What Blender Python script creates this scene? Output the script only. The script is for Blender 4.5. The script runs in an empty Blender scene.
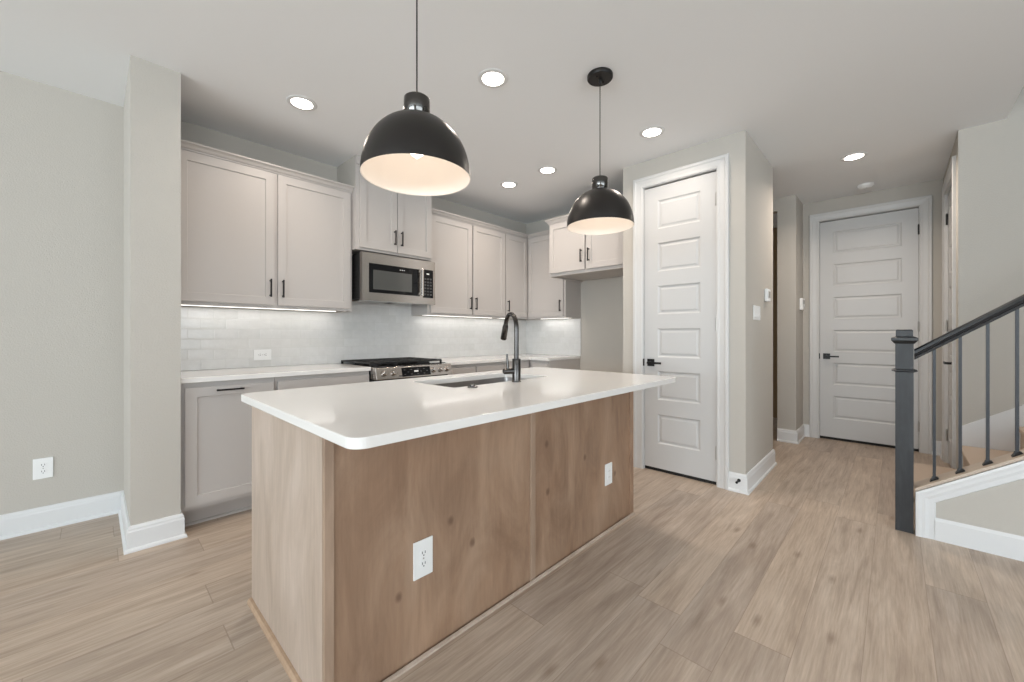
import bpy, bmesh, math, random
from mathutils import Vector, Matrix
random.seed(4)
S = bpy.context.scene
C = S.collection
PI = math.pi

# ------------------------------------------------------------------ camera
YAW = math.atan(383.0 / 400.0)
cd = bpy.data.cameras.new('camera'); cam = bpy.data.objects.new('camera', cd); C.objects.link(cam)
cam.location = (0, 0, 1.195)
cam.rotation_euler = (PI / 2, 0, YAW - PI / 2)
cd.sensor_width = 36; cd.lens = 400 / 1024 * 36; cd.shift_y = -6 / 1024; cd.clip_start = 0.05
S.camera = cam

# ------------------------------------------------------------------ world, daylight, exposure
w = bpy.data.worlds.new('daylight'); S.world = w; w.use_nodes = True
w.node_tree.nodes['Background'].inputs[0].default_value = (0.80, 0.90, 1.0, 1)
w.node_tree.nodes['Background'].inputs[1].default_value = 1.0
S.view_settings.view_transform = 'Standard'; S.view_settings.look = 'None'
S.view_settings.gamma = 1; S.view_settings.use_curve_mapping = False
S.view_settings.exposure = 0.16

def area(name, loc, direction, sx, sy, power, col, spread=PI):
    l = bpy.data.lights.new(name, 'AREA'); l.shape = 'RECTANGLE'; l.size = sx; l.size_y = sy
    l.energy = power; l.color = col; l.spread = spread
    o = bpy.data.objects.new(name, l); C.objects.link(o); o.location = loc
    o.rotation_euler = Vector(direction).to_track_quat('-Z', 'Y').to_euler()
    return o
# daylight through the tall windows behind the camera (rear wall), and on the living side
COOL = (0.83, 0.935, 1.0)
area('window_daylight_rear', (-6.85, -0.6, 1.45), (1, 0, 1.15), 6.4, 2.1, 465, COOL)
area('window_daylight_side', (-1.6, -6.35, 1.45), (0, 1, 1.4), 7.6, 2.1, 320, COOL)
area('stairwell_lamp', (3.9, -3.0, 4.9), (0, 0.35, -1), 1.0, 1.6, 14, COOL)  # unseen area lamp high in the stairwell; no window stands there

# ------------------------------------------------------------------ materials
def mat(name, col, rough=0.5, metal=0.0, bump=None, spec=None, coat=0.0):
    m = bpy.data.materials.new(name); m.use_nodes = True
    nt = m.node_tree; b = nt.nodes['Principled BSDF']
    b.inputs['Base Color'].default_value = (*col, 1); b.inputs['Roughness'].default_value = rough
    b.inputs['Metallic'].default_value = metal
    if spec is not None: b.inputs['Specular IOR Level'].default_value = spec
    if coat: b.inputs['Coat Weight'].default_value = coat; b.inputs['Coat Roughness'].default_value = 0.1
    tc = nt.nodes.new('ShaderNodeTexCoord')
    if bump:
        sc, st, dist = bump
        n = nt.nodes.new('ShaderNodeTexNoise'); n.inputs['Scale'].default_value = sc; n.inputs['Detail'].default_value = 3
        bp = nt.nodes.new('ShaderNodeBump'); bp.inputs['Strength'].default_value = st; bp.inputs['Distance'].default_value = dist
        nt.links.new(tc.outputs['Object'], n.inputs['Vector']); nt.links.new(n.outputs['Fac'], bp.inputs['Height'])
        nt.links.new(bp.outputs['Normal'], b.inputs['Normal'])
    else:   # faint procedural tone variation
        n = nt.nodes.new('ShaderNodeTexNoise'); n.inputs['Scale'].default_value = 7
        mr = nt.nodes.new('ShaderNodeMapRange'); mr.inputs['To Min'].default_value = rough * 0.92; mr.inputs['To Max'].default_value = min(1, rough * 1.08)
        nt.links.new(tc.outputs['Object'], n.inputs['Vector']); nt.links.new(n.outputs['Fac'], mr.inputs['Value'])
        nt.links.new(mr.outputs['Result'], b.inputs['Roughness'])
    return m

def emis(name, col, strength):
    m = bpy.data.materials.new(name); m.use_nodes = True
    b = m.node_tree.nodes['Principled BSDF']
    b.inputs['Base Color'].default_value = (*col, 1)
    b.inputs['Emission Color'].default_value = (*col, 1); b.inputs['Emission Strength'].default_value = strength
    return m

class NT:
    def __init__(s, m): s.nt = m.node_tree; s.b = s.nt.nodes['Principled BSDF']
    def n(s, t, **k):
        o = s.nt.nodes.new(t)
        for a, v in k.items(): setattr(o, a, v)
        return o
    def l(s, a, b): s.nt.links.new(a, b)
    def m(s, op, a, b=None, c=None):
        o = s.n('ShaderNodeMath', operation=op)
        for i, v in enumerate((a, b, c)):
            if v is None: continue
            if isinstance(v, (int, float)): o.inputs[i].default_value = v
            else: s.l(v, o.inputs[i])
        return o.outputs[0]
    def vec(s, x, y, z):
        o = s.n('ShaderNodeCombineXYZ')
        for i, v in enumerate((x, y, z)):
            if isinstance(v, (int, float)): o.inputs[i].default_value = v
            else: s.l(v, o.inputs[i])
        return o.outputs[0]
    def ramp(s, fac, stops):
        r = s.n('ShaderNodeValToRGB'); e = r.color_ramp.elements
        while len(e) < len(stops): e.new(0.5)
        for i, (p, c) in enumerate(stops): e[i].position = p; e[i].color = (*c, 1)
        s.l(fac, r.inputs[0]); return r.outputs[0]
    def noise(s, v, scale, detail=4, rough=0.55, dist=0.0):
        o = s.n('ShaderNodeTexNoise'); o.inputs['Scale'].default_value = scale; o.inputs['Detail'].default_value = detail
        o.inputs['Roughness'].default_value = rough; o.inputs['Distortion'].default_value = dist
        s.l(v, o.inputs['Vector']); return o.outputs['Fac']
    def mix(s, f, a, b, mode='MIX'):
        o = s.n('ShaderNodeMix', data_type='RGBA', blend_type=mode)
        for i, v in ((0, f), (6, a), (7, b)):
            if isinstance(v, (int, float)): o.inputs[i].default_value = v
            elif isinstance(v, tuple): o.inputs[i].default_value = (*v, 1)
            else: s.l(v, o.inputs[i])
        return o.outputs[2]

def floor_mat():
    m = bpy.data.materials.new('oak_planks'); m.use_nodes = True; t = NT(m)
    tc = t.n('ShaderNodeTexCoord'); sp = t.n('ShaderNodeSeparateXYZ'); t.l(tc.outputs['Object'], sp.inputs[0])
    X, Y = sp.outputs[0], sp.outputs[1]
    W, L = 0.1915, 1.83
    ry = t.m('DIVIDE', t.m('SUBTRACT', Y, 0.852 - 20 * W), W); row = t.m('FLOOR', ry); fy = t.m('FRACT', ry)
    wn = t.n('ShaderNodeTexWhiteNoise', noise_dimensions='1D'); t.l(row, wn.inputs['W'])
    rx = t.m('ADD', t.m('DIVIDE', X, L), t.m('MULTIPLY', wn.outputs['Value'], 7.3)); col = t.m('FLOOR', rx); fx = t.m('FRACT', rx)
    w2 = t.n('ShaderNodeTexWhiteNoise', noise_dimensions='2D'); t.l(t.vec(row, col, 0), w2.inputs['Vector'])
    rnd = w2.outputs['Value']
    gv = t.vec(t.m('MULTIPLY', X, 0.9), t.m('MULTIPLY', Y, 9.0), t.m('MULTIPLY', rnd, 40))
    g1 = t.noise(gv, 2.2, 6, 0.6, 0.6)
    gv2 = t.vec(t.m('MULTIPLY', X, 3.0), t.m('MULTIPLY', Y, 60.0), t.m('MULTIPLY', rnd, 17))
    g2 = t.noise(gv2, 2.0, 4, 0.6)
    big = t.noise(t.vec(X, t.m('MULTIPLY', Y, 1.5), t.m('MULTIPLY', rnd, 9)), 1.6, 2)
    base = t.ramp(g1, [(0.25, (0.345, 0.270, 0.212)), (0.5, (0.47, 0.382, 0.308)), (0.75, (0.575, 0.485, 0.405))])
    tone = t.ramp(rnd, [(0.0, (0.90, 0.90, 0.91)), (0.5, (1, 1, 1)), (1.0, (1.06, 1.05, 1.03))])
    c = t.mix(1.0, base, tone, 'MULTIPLY')
    c = t.mix(0.55, c, t.ramp(g2, [(0.3, (0.74, 0.72, 0.70)), (0.7, (1.17, 1.17, 1.17))]), 'MULTIPLY')
    c = t.mix(0.45, c, t.ramp(big, [(0.3, (0.84, 0.81, 0.79)), (0.7, (1.1, 1.1, 1.1))]), 'MULTIPLY')
    # small dark knots
    vo = t.n('ShaderNodeTexVoronoi', voronoi_dimensions='2D'); vo.inputs['Scale'].default_value = 1.0
    t.l(t.vec(t.m('ADD', t.m('MULTIPLY', X, 1.5), t.m('MULTIPLY', rnd, 13)), t.m('MULTIPLY', Y, 4.2), 0), vo.inputs['Vector'])
    km = t.n('ShaderNodeMapRange'); km.inputs['From Min'].default_value = 0.03; km.inputs['From Max'].default_value = 0.12
    km.inputs['To Min'].default_value = 0.62; km.inputs['To Max'].default_value = 0.0
    t.l(t.m('ADD', vo.outputs['Distance'], t.m('MULTIPLY', g2, 0.06)), km.inputs['Value'])
    gate = t.n('ShaderNodeSeparateColor'); t.l(vo.outputs['Color'], gate.inputs[0])
    c = t.mix(t.m('MULTIPLY', km.outputs[0], t.m('GREATER_THAN', gate.outputs[0], 0.68)), c, (0.20, 0.135, 0.09))
    sy = t.m('LESS_THAN', t.m('MINIMUM', fy, t.m('SUBTRACT', 1.0, fy)), 0.006)
    sx = t.m('LESS_THAN', t.m('MINIMUM', fx, t.m('SUBTRACT', 1.0, fx)), 0.0011)
    seam = t.m('MAXIMUM', sy, sx)
    c = t.mix(t.m('MULTIPLY', seam, 0.42), c, (0.20, 0.14, 0.10))
    t.l(c, t.b.inputs['Base Color'])
    t.b.inputs['Roughness'].default_value = 0.42; t.b.inputs['Specular IOR Level'].default_value = 0.35
    bp = t.n('ShaderNodeBump'); bp.inputs['Strength'].default_value = 0.12; bp.inputs['Distance'].default_value = 0.002
    t.l(t.m('SUBTRACT', g2, seam), bp.inputs['Height']); t.l(bp.outputs[0], t.b.inputs['Normal'])
    return m

def wood_mat(name, lo, mid, hi, knots=True, rough=0.45, sc=1.0, fine=(0.85, 1.08)):
    m = bpy.data.materials.new(name); m.use_nodes = True; t = NT(m)
    tc = t.n('ShaderNodeTexCoord'); sp = t.n('ShaderNodeSeparateXYZ'); t.l(tc.outputs['Object'], sp.inputs[0])
    X, Y, Z = sp.outputs
    v = t.vec(t.m('MULTIPLY', X, 3.2 * sc), t.m('MULTIPLY', Y, 3.2 * sc), t.m('MULTIPLY', Z, 1.1 * sc))
    g = t.noise(v, 1.6, 6, 0.62, 0.9)
    v2 = t.vec(t.m('MULTIPLY', X, 42), t.m('MULTIPLY', Y, 42), t.m('MULTIPLY', Z, 3.5))
    g2 = t.noise(v2, 1.7, 4, 0.6)
    c = t.ramp(g, [(0.33, lo), (0.5, mid), (0.68, hi)])
    c = t.mix(0.6, c, t.ramp(g2, [(0.3, (fine[0],) * 3), (0.7, (fine[1],) * 3)]), 'MULTIPLY')
    if knots:
        hue = t.noise(t.vec(t.m('MULTIPLY', X, 2.4), 0.0, t.m('MULTIPLY', Z, 2.0)), 1.8, 3, 0.5, 0.5)
        c = t.mix(t.m('MULTIPLY', hue, 0.42), c, t.mix(1.0, c, (1.22, 0.98, 0.78), 'MULTIPLY'))
        vo = t.n('ShaderNodeTexVoronoi', voronoi_dimensions='2D'); vo.inputs['Scale'].default_value = 1.0; vo.inputs['Randomness'].default_value = 1
        t.l(t.vec(t.m('MULTIPLY', X, 3.3), t.m('MULTIPLY', Z, 2.4), 0), vo.inputs['Vector'])
        k = t.n('ShaderNodeMapRange'); k.inputs['From Min'].default_value = 0.03; k.inputs['From Max'].default_value = 0.07
        k.inputs['To Min'].default_value = 0.75; k.inputs['To Max'].default_value = 0.0
        t.l(t.m('ADD', vo.outputs['Distance'], t.m('MULTIPLY', g2, 0.02)), k.inputs['Value'])
        gate = t.n('ShaderNodeSeparateColor'); t.l(vo.outputs['Color'], gate.inputs[0])
        c = t.mix(t.m('MULTIPLY', k.outputs[0], t.m('GREATER_THAN', gate.outputs[0], 0.60)), c, (0.13, 0.07, 0.045))
    t.l(c, t.b.inputs['Base Color']); t.b.inputs['Roughness'].default_value = rough
    return m

def tile_mat():
    m = bpy.data.materials.new('backsplash_tile'); m.use_nodes = True; t = NT(m)
    tc = t.n('ShaderNodeTexCoord'); sp = t.n('ShaderNodeSeparateXYZ'); t.l(tc.outputs['Object'], sp.inputs[0])
    U = t.m('ADD', sp.outputs[0], sp.outputs[1]); Z = sp.outputs[2]
    W, H = 0.152, 0.0765
    rz = t.m('DIVIDE', t.m('SUBTRACT', Z, 0.936), H); row = t.m('FLOOR', rz); fz = t.m('FRACT', rz)
    off = t.m('MULTIPLY', t.m('MODULO', row, 2.0), 0.5)
    ru = t.m('ADD', t.m('DIVIDE', U, W), off); cl = t.m('FLOOR', ru); fu = t.m('FRACT', ru)
    w2 = t.n('ShaderNodeTexWhiteNoise', noise_dimensions='2D'); t.l(t.vec(row, cl, 0), w2.inputs['Vector'])
    c = t.ramp(w2.outputs['Value'], [(0, (0.66, 0.655, 0.635)), (0.5, (0.69, 0.68, 0.665)), (1, (0.71, 0.705, 0.69))])
    cloud = t.noise(tc.outputs['Object'], 22, 3)
    c = t.mix(0.25, c, t.ramp(cloud, [(0.3, (0.85, 0.85, 0.85)), (0.7, (1.1, 1.1, 1.1))]), 'MULTIPLY')
    gz = t.m('MULTIPLY', t.m('MINIMUM', fz, t.m('SUBTRACT', 1.0, fz)), H)
    gu = t.m('MULTIPLY', t.m('MINIMUM', fu, t.m('SUBTRACT', 1.0, fu)), W)
    gd = t.m('MINIMUM', gz, gu)
    grout = t.m('LESS_THAN', gd, 0.0016)
    c = t.mix(t.m('MULTIPLY', grout, 0.6), c, (0.62, 0.62, 0.59))
    t.l(c, t.b.inputs['Base Color']); t.b.inputs['Roughness'].default_value = 0.16
    edge = t.n('ShaderNodeMapRange'); edge.inputs['From Max'].default_value = 0.006; t.l(gd, edge.inputs['Value'])
    hgt = t.m('ADD', edge.outputs[0], t.m('MULTIPLY', t.noise(tc.outputs['Object'], 28, 2), 1.6))
    bp = t.n('ShaderNodeBump'); bp.inputs['Strength'].default_value = 0.28; bp.inputs['Distance'].default_value = 0.0015
    t.l(t.m('ADD', hgt, t.m('MULTIPLY', w2.outputs['Value'], 0.6)), bp.inputs['Height']); t.l(bp.outputs[0], t.b.inputs['Normal'])
    return m

def brushed(name, col, rough):
    m = bpy.data.materials.new(name); m.use_nodes = True; t = NT(m)
    tc = t.n('ShaderNodeTexCoord'); sp = t.n('ShaderNodeSeparateXYZ'); t.l(tc.outputs['Object'], sp.inputs[0])
    g = t.noise(t.vec(t.m('MULTIPLY', sp.outputs[0], 3), sp.outputs[1], t.m('MULTIPLY', sp.outputs[2], 260)), 1.5, 3)
    mr = t.n('ShaderNodeMapRange'); mr.inputs['To Min'].default_value = rough * 0.75; mr.inputs['To Max'].default_value = rough * 1.3
    t.l(g, mr.inputs['Value']); t.l(mr.outputs[0], t.b.inputs['Roughness'])
    t.b.inputs['Base Color'].default_value = (*col, 1); t.b.inputs['Metallic'].default_value = 1
    return m

M = {}
M['floor'] = floor_mat()
M['wall'] = mat('greige_paint', (0.505, 0.473, 0.427), 0.75, bump=(150, 0.5, 0.003))
M['ceiling'] = mat('ceiling_paint', (0.87, 0.88, 0.89), 0.85, bump=(90, 0.15, 0.002))
M['trim'] = mat('trim_paint', (0.71, 0.71, 0.71), 0.38)
M['casing'] = mat('casing_paint', (0.62, 0.612, 0.60), 0.38)
M['door'] = mat('door_paint', (0.56, 0.553, 0.545), 0.42)
M['cab'] = mat('cabinet_paint', (0.50, 0.466, 0.442), 0.40)
M['cabin'] = mat('cabinet_inside', (0.45, 0.42, 0.39), 0.6)
M['quartz'] = mat('white_quartz', (0.80, 0.78, 0.755), 0.09, spec=0.5)
M['maple'] = wood_mat('stained_maple', (0.235, 0.150, 0.100), (0.305, 0.203, 0.138), (0.375, 0.262, 0.185))
M['maple_stile'] = wood_mat('stained_maple_stile', (0.30, 0.205, 0.145), (0.36, 0.252, 0.18), (0.42, 0.30, 0.22), knots=False)
M['maple_lit'] = wood_mat('stained_maple_lit', (0.385, 0.30, 0.235), (0.46, 0.365, 0.295), (0.53, 0.43, 0.36), knots=False)  # lighter copy of the maple: window light put into the end panel's colour
M['shoe'] = wood_mat('light_oak_trim', (0.38, 0.25, 0.16), (0.44, 0.30, 0.20), (0.50, 0.35, 0.24), knots=False)
M['tile'] = tile_mat()
M['black'] = mat('black_metal', (0.008, 0.007, 0.007), 0.38, 0.0, spec=0.35)
M['shade_out'] = mat('pendant_black', (0.012, 0.0095, 0.008), 0.36, 0.0, spec=0.4)
M['cup'] = mat('black_nickel', (0.10, 0.095, 0.09), 0.12, 1.0)
M['shade_in'] = mat('pendant_white_lining', (0.85, 0.80, 0.74), 0.6)
M['steel'] = brushed('stainless', (0.54, 0.505, 0.475), 0.19)
M['sinksteel'] = brushed('sink_steel', (0.42, 0.40, 0.39), 0.30)
M['faucet'] = mat('gunmetal', (0.075, 0.07, 0.067), 0.22, 1.0)
M['glass'] = mat('black_glass', (0.004, 0.004, 0.005), 0.04, 0.0, spec=0.3)
M['window'] = mat('oven_window_glass', (0.10, 0.10, 0.095), 0.05, 0.35, spec=0.8)
M['iron'] = mat('cast_iron', (0.012, 0.012, 0.012), 0.55)
M['plate'] = mat('white_plastic', (0.84, 0.84, 0.83), 0.35)
M['slot'] = mat('dark_slot', (0.03, 0.03, 0.03), 0.6)
M['char'] = wood_mat('charcoal_stained_wood', (0.012, 0.012, 0.014), (0.019, 0.020, 0.022), (0.033, 0.034, 0.038), knots=False, rough=0.45, sc=2, fine=(0.6, 1.3))
M['rail'] = mat('charcoal_rail', (0.010, 0.010, 0.012), 0.25)
M['bal'] = mat('charcoal_iron', (0.022, 0.023, 0.028), 0.4, 0.2)
M['carpet'] = mat('beige_carpet', (0.50, 0.40, 0.32), 0.95, bump=(400, 0.8, 0.004))
M['cap'] = mat('beige_cap', (0.52, 0.43, 0.35), 0.5)
M['tan'] = mat('warm_lit_wall', (0.42, 0.30, 0.17), 0.8, bump=(100, 0.2, 0.002))  # warm passage light put into the wall's tan colour
M['hinge'] = mat('satin_nickel', (0.45, 0.44, 0.42), 0.35, 1.0)
M['led'] = emis('downlight_lens', (1.0, 0.93, 0.84), 14)
M['strip'] = emis('led_strip', (1.0, 0.97, 0.92), 1.7)
M['bulb'] = emis('bulb_glow', (1.0, 0.84, 0.70), 6)
M['dark'] = mat('dark_gap', (0.02, 0.018, 0.016), 0.8)

# ------------------------------------------------------------------ mesh helpers
class MB:
    def __init__(s): s.bm = bmesh.new()
    def quad(s, *p):
        vs = [s.bm.verts.new(q) for q in p]; return s.bm.faces.new(vs)
    def box(s, x0, x1, y0, y1, z0, z1):
        x0, x1 = min(x0, x1), max(x0, x1); y0, y1 = min(y0, y1), max(y0, y1); z0, z1 = min(z0, z1), max(z0, z1)
        v = [s.bm.verts.new((x, y, z)) for z in (z0, z1) for x, y in ((x0, y0), (x1, y0), (x1, y1), (x0, y1))]
        for f in ((3, 2, 1, 0), (4, 5, 6, 7), (0, 1, 5, 4), (1, 2, 6, 5), (2, 3, 7, 6), (3, 0, 4, 7)):
            s.bm.faces.new([v[i] for i in f])
        return s
    def prism(s, poly, axis, a0, a1):
        """poly: 2D points; axis 'x','y','z' extrusion axis from a0 to a1"""
        def P(p, a):
            return {'x': (a, p[0], p[1]), 'y': (p[0], a, p[1]), 'z': (p[0], p[1], a)}[axis]
        A = [s.bm.verts.new(P(p, a0)) for p in poly]; B = [s.bm.verts.new(P(p, a1)) for p in poly]
        n = len(poly)
        s.bm.faces.new(A[::-1]); s.bm.faces.new(B)
        for i in range(n): s.bm.faces.new([A[i], A[(i + 1) % n], B[(i + 1) % n], B[i]])
        return s
    def lathe(s, prof, center=(0, 0, 0), axis='z', seg=32, caps=False):
        cx, cy, cz = center; rings = []
        for r, h in prof:
            ring = []
            for k in range(seg):
                a = 2 * PI * k / seg; c, d = r * math.cos(a), r * math.sin(a)
                p = {'z': (cx + c, cy + d, cz + h), 'y': (cx + c, cy + h, cz + d), 'x': (cx + h, cy + c, cz + d)}[axis]
                ring.append(s.bm.verts.new(p))
            rings.append(ring)
        for A, B in zip(rings, rings[1:]):
            for k in range(seg): s.bm.faces.new([A[k], A[(k + 1) % seg], B[(k + 1) % seg], B[k]])
        if caps:
            s.bm.faces.new(rings[0][::-1]); s.bm.faces.new(rings[-1])
        return s
    def cyl(s, c, r, h, axis='z', seg=24):
        return s.lathe([(r, 0), (r, h)], c, axis, seg, True)
    def tube(s, pts, r, seg=16):
        pts = [Vector(p) for p in pts]; rs = r if isinstance(r, (list, tuple)) else [r] * len(pts)
        t0 = (pts[1] - pts[0]).normalized(); up = Vector((0, 0, 1)) if abs(t0.z) < 0.9 else Vector((1, 0, 0))
        nrm = t0.cross(up).normalized(); rings = []
        for i, p in enumerate(pts):
            t = ((pts[min(i + 1, len(pts) - 1)] - pts[max(i - 1, 0)])).normalized()
            nrm = (nrm - t * nrm.dot(t)).normalized(); b = t.cross(nrm)
            rings.append([s.bm.verts.new(p + (nrm * math.cos(2 * PI * k / seg) + b * math.sin(2 * PI * k / seg)) * rs[i]) for k in range(seg)])
        for A, B in zip(rings, rings[1:]):
            for k in range(seg): s.bm.faces.new([A[k], A[(k + 1) % seg], B[(k + 1) % seg], B[k]])
        s.bm.faces.new(rings[0][::-1]); s.bm.faces.new(rings[-1]); return s
    def sweep(s, prof, path, fn):
        """prof: closed loop of (offset, height); path: 2D polyline; offset goes to the LEFT of travel, mitred; fn(u, v, height) -> 3D"""
        P = [Vector(p) for p in path]; rings = []
        for i, p in enumerate(P):
            ns = []
            if i > 0: d = (P[i] - P[i - 1]).normalized(); ns.append(Vector((-d.y, d.x)))
            if i < len(P) - 1: d = (P[i + 1] - P[i]).normalized(); ns.append(Vector((-d.y, d.x)))
            n = sum(ns, Vector((0, 0))).normalized(); k = 1 / max(0.2, n.dot(ns[0]))
            rings.append([s.bm.verts.new(fn(p.x + n.x * o * k, p.y + n.y * o * k, h)) for o, h in prof])
        m = len(prof)
        for A, B in zip(rings, rings[1:]):
            for k in range(m): s.bm.faces.new([A[k], A[(k + 1) % m], B[(k + 1) % m], B[k]])
        s.bm.faces.new(rings[0][::-1]); s.bm.faces.new(rings[-1]); return s
    def front(s, u0, u1, z0, z1, th, panels, prof, v=0.0):
        """a door slab whose front (facing -v) carries stacked sunk panels; panels [(pu0,pu1,pz0,pz1)] top to bottom irrelevant;
        prof: [(inset, depth)] outline of the sinking"""
        q = s.quad
        ps = sorted(panels, key=lambda p: p[2]); pu0, pu1 = ps[0][0], ps[0][1]
        def F(a, b, c, d): q((a, v, c), (b, v, c), (b, v, d), (a, v, d))
        F(u0, pu0, z0, z1); F(pu1, u1, z0, z1); z = z0
        for p in ps: F(pu0, pu1, z, p[2]); z = p[3]
        F(pu0, pu1, z, z1)
        for p in ps:
            last = (p[0], p[1], p[2], p[3], v)
            for ins, dep in prof:
                cur = (p[0] + ins, p[1] - ins, p[2] + ins, p[3] - ins, v + dep)
                def cs(r): return [(r[0], r[4], r[2]), (r[1], r[4], r[2]), (r[1], r[4], r[3]), (r[0], r[4], r[3])]
                A, B = cs(last), cs(cur)
                for k in range(4): q(A[k], A[(k + 1) % 4], B[(k + 1) % 4], B[k])
                last = cur
            q(*cs(last))
        b = v + th   # sides and back
        q((u0, v, z0), (u0, v, z1), (u0, b, z1), (u0, b, z0)); q((u1, v, z0), (u1, b, z0), (u1, b, z1), (u1, v, z1))
        q((u0, v, z1), (u1, v, z1), (u1, b, z1), (u0, b, z1)); q((u0, v, z0), (u0, b, z0), (u1, b, z0), (u1, v, z0))
        q((u0, b, z0), (u0, b, z1), (u1, b, z1), (u1, b, z0)); return s
    def build(s, name, m, parent=None, bevel=0.0, smooth=False, seg=2, world=False):
        bm = s.bm
        bmesh.ops.remove_doubles(bm, verts=bm.verts, dist=1e-5)
        bmesh.ops.recalc_face_normals(bm, faces=bm.faces)
        if world and parent is not None:
            bmesh.ops.translate(bm, verts=bm.verts, vec=-parent.location)
        me = bpy.data.meshes.new(name); bm.to_mesh(me); bm.free()
        me.materials.append(m)
        o = bpy.data.objects.new(name, me); C.objects.link(o)
        if parent is not None: o.parent = parent
        if smooth:
            for p in me.polygons: p.use_smooth = True
            me.set_sharp_from_angle(angle=math.radians(40))
        if bevel:
            b = o.modifiers.new('bevel', 'BEVEL'); b.width = bevel; b.segments = seg; b.limit_method = 'ANGLE'; b.angle_limit = math.radians(40)
        return o

def thing(name, label, cat, loc=(0, 0, 0), rz=0.0, group=None, kind=None):
    o = bpy.data.objects.new(name, None); C.objects.link(o); o.location = loc; o.rotation_euler = (0, 0, rz)
    o.empty_display_size = 0.1
    return tag(o, label, cat, group, kind)
def tag(o, label, cat, group=None, kind=None):
    o['label'] = label; o['category'] = cat
    if group: o['group'] = group
    if kind: o['kind'] = kind
    return o
def box1(name, m, parent, *b, **k): return MB().box(*b).build(name, m, parent, **k)
RX = -PI / 2     # rotation for things on walls that face -X: local x -> -Y, local y -> +X

# ------------------------------------------------------------------ room shell
H = 2.743
def shell(name, m, boxes, label, cat, **k):
    b = MB()
    for q in boxes: b.box(*q)
    return tag(b.build(name, m, **k), label, cat, kind='structure')
shell('floor', M['floor'], [(-7.1, 6.9, -6.6, 4.0, -0.12, 0)], 'light oak plank floor running through kitchen and hall', 'floor')
shell('ceiling', M['ceiling'], [(-7.1, 6.9, -0.577, 4.0, H, H + 0.3), (-7.1, 3.30, -6.6, -0.577, H, H + 0.3), (3.30, 4.7, -6.6, -4.1, H, H + 0.3)], 'flat white ceiling over kitchen and hall, open above the stairs', 'ceiling')
shell('wall_left', M['wall'], [(-7.1, 0.138, 3.785, 3.9, 0, H)], 'plain greige wall at the far left with an outlet', 'wall')
shell('wall_column', M['wall'], [(0.138, 0.354, 3.05, 3.9, 0, H)], 'textured greige wall end between the left wall and the cabinets', 'wall')
shell('wall_kitchen', M['wall'], [(0.354, 4.27, 3.72, 3.9, 0, H)], 'greige wall behind the range and upper cabinets', 'wall')
shell('wall_fridge', M['wall'], [(4.17, 4.27, 1.73, 3.72, 0, H)], 'greige wall at the back of the empty refrigerator alcove', 'wall')
PD0, PD1, DH = 1.019, 1.626, 2.505
shell('wall_pantry', M['wall'], [(3.40, 3.50, 0.815, PD0 - 0.022, 0, H), (3.40, 3.50, PD1 + 0.022, 1.826, 0, H), (3.40, 3.50, PD0 - 0.022, PD1 + 0.022, DH + 0.022, H),
      (3.50, 4.34, 0.815, 0.90, 0, H), (3.50, 4.17, 1.73, 1.826, 0, H), (4.24, 4.34, 0.90, 1.73, 0, H)], 'greige walls of the boxed-out pantry with the white door', 'wall')
shell('wall_niche', M['wall'], [(5.35, 5.95, 0.788, 0.962, 0, H), (5.35, 5.45, 0.962, 1.9, 2.60, H), (5.35, 5.45, 1.9, 3.0, 0, H)], 'greige wall end left of the far hall door', 'wall')
shell('wall_passage', M['tan'], [(4.27, 6.9, 3.0, 3.1, 0, H), (6.8, 6.9, -0.345, 3.0, 0, H)], 'wall coloured tan for warm light, seen as a sliver through the side opening off the hall', 'wall')
ED0, ED1 = -0.177, 0.632
shell('wall_entry', M['wall'], [(5.81, 5.95, ED1 + 0.022, 0.788, 0, H), (5.81, 5.95, -0.345, ED0 - 0.022, 0, H), (5.81, 5.95, ED0 - 0.022, ED1 + 0.022, DH + 0.022, H)], 'greige wall around the white door at the end of the hall', 'wall')
CD0, CD1 = 4.74, 5.50
shell('wall_closet', M['wall'], [(4.62, CD0 - 0.022, -0.445, -0.345, 0, H), (CD1 + 0.022, 5.95, -0.445, -0.345, 0, H), (CD0 - 0.022, CD1 + 0.022, -0.445, -0.345, DH + 0.022, H)], 'narrow greige hall wall with a door, seen nearly edge-on', 'wall')
shell('wall_stair', M['wall'], [(4.52, 4.62, -4.1, -0.345, 0, H), (4.52, 4.62, -4.1, -0.577, H, 5.3), ], 'grey wall behind the stair railing', 'wall')
shell('wall_stairwell', M['wall'], [(3.20, 3.30, -4.1, -0.577, H + 0.3, 5.3), (3.20, 4.62, -0.577, -0.477, H + 0.3, 5.3)], 'upper walls of the stairwell', 'wall')
shell('ceiling_stairwell', M['ceiling'], [(3.2, 4.62, -4.1, -0.477, 5.3, 5.4)], 'ceiling high above the stairs', 'ceiling')
# rear (window) walls behind the viewpoint
shell('wall_rear', M['wall'], [(-7.1, -7.0, -6.5, -3.9, 0, H), (-7.1, -7.0, 2.7, 3.785, 0, H), (-7.1, -7.0, -3.9, 2.7, 0, 0.35), (-7.1, -7.0, -3.9, 2.7, 2.55, H)], 'rear wall with a wide window', 'wall')
shell('wall_right', M['wall'], [(-7.1, -5.5, -6.6, -6.5, 0, H), (2.3, 4.62, -6.6, -6.5, 0, H), (-5.5, 2.3, -6.6, -6.5, 0, 0.35), (-5.5, 2.3, -6.6, -6.5, 2.55, H), (4.52, 4.62, -6.5, -4.1, 0, H), (3.2, 4.62, -4.2, -4.1, H, 5.3)], 'living room wall with a wide window', 'wall')
wf = MB()
for y in (-3.9, -2.27, -0.62, 1.02, 2.66): wf.box(-7.06, -7.02, y, y + 0.04, 0.35, 2.55)
wf.box(-7.05, -7.03, -3.86, 2.66, 0.35, 0.39); wf.box(-7.05, -7.03, -3.86, 2.66, 2.51, 2.55)
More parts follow.
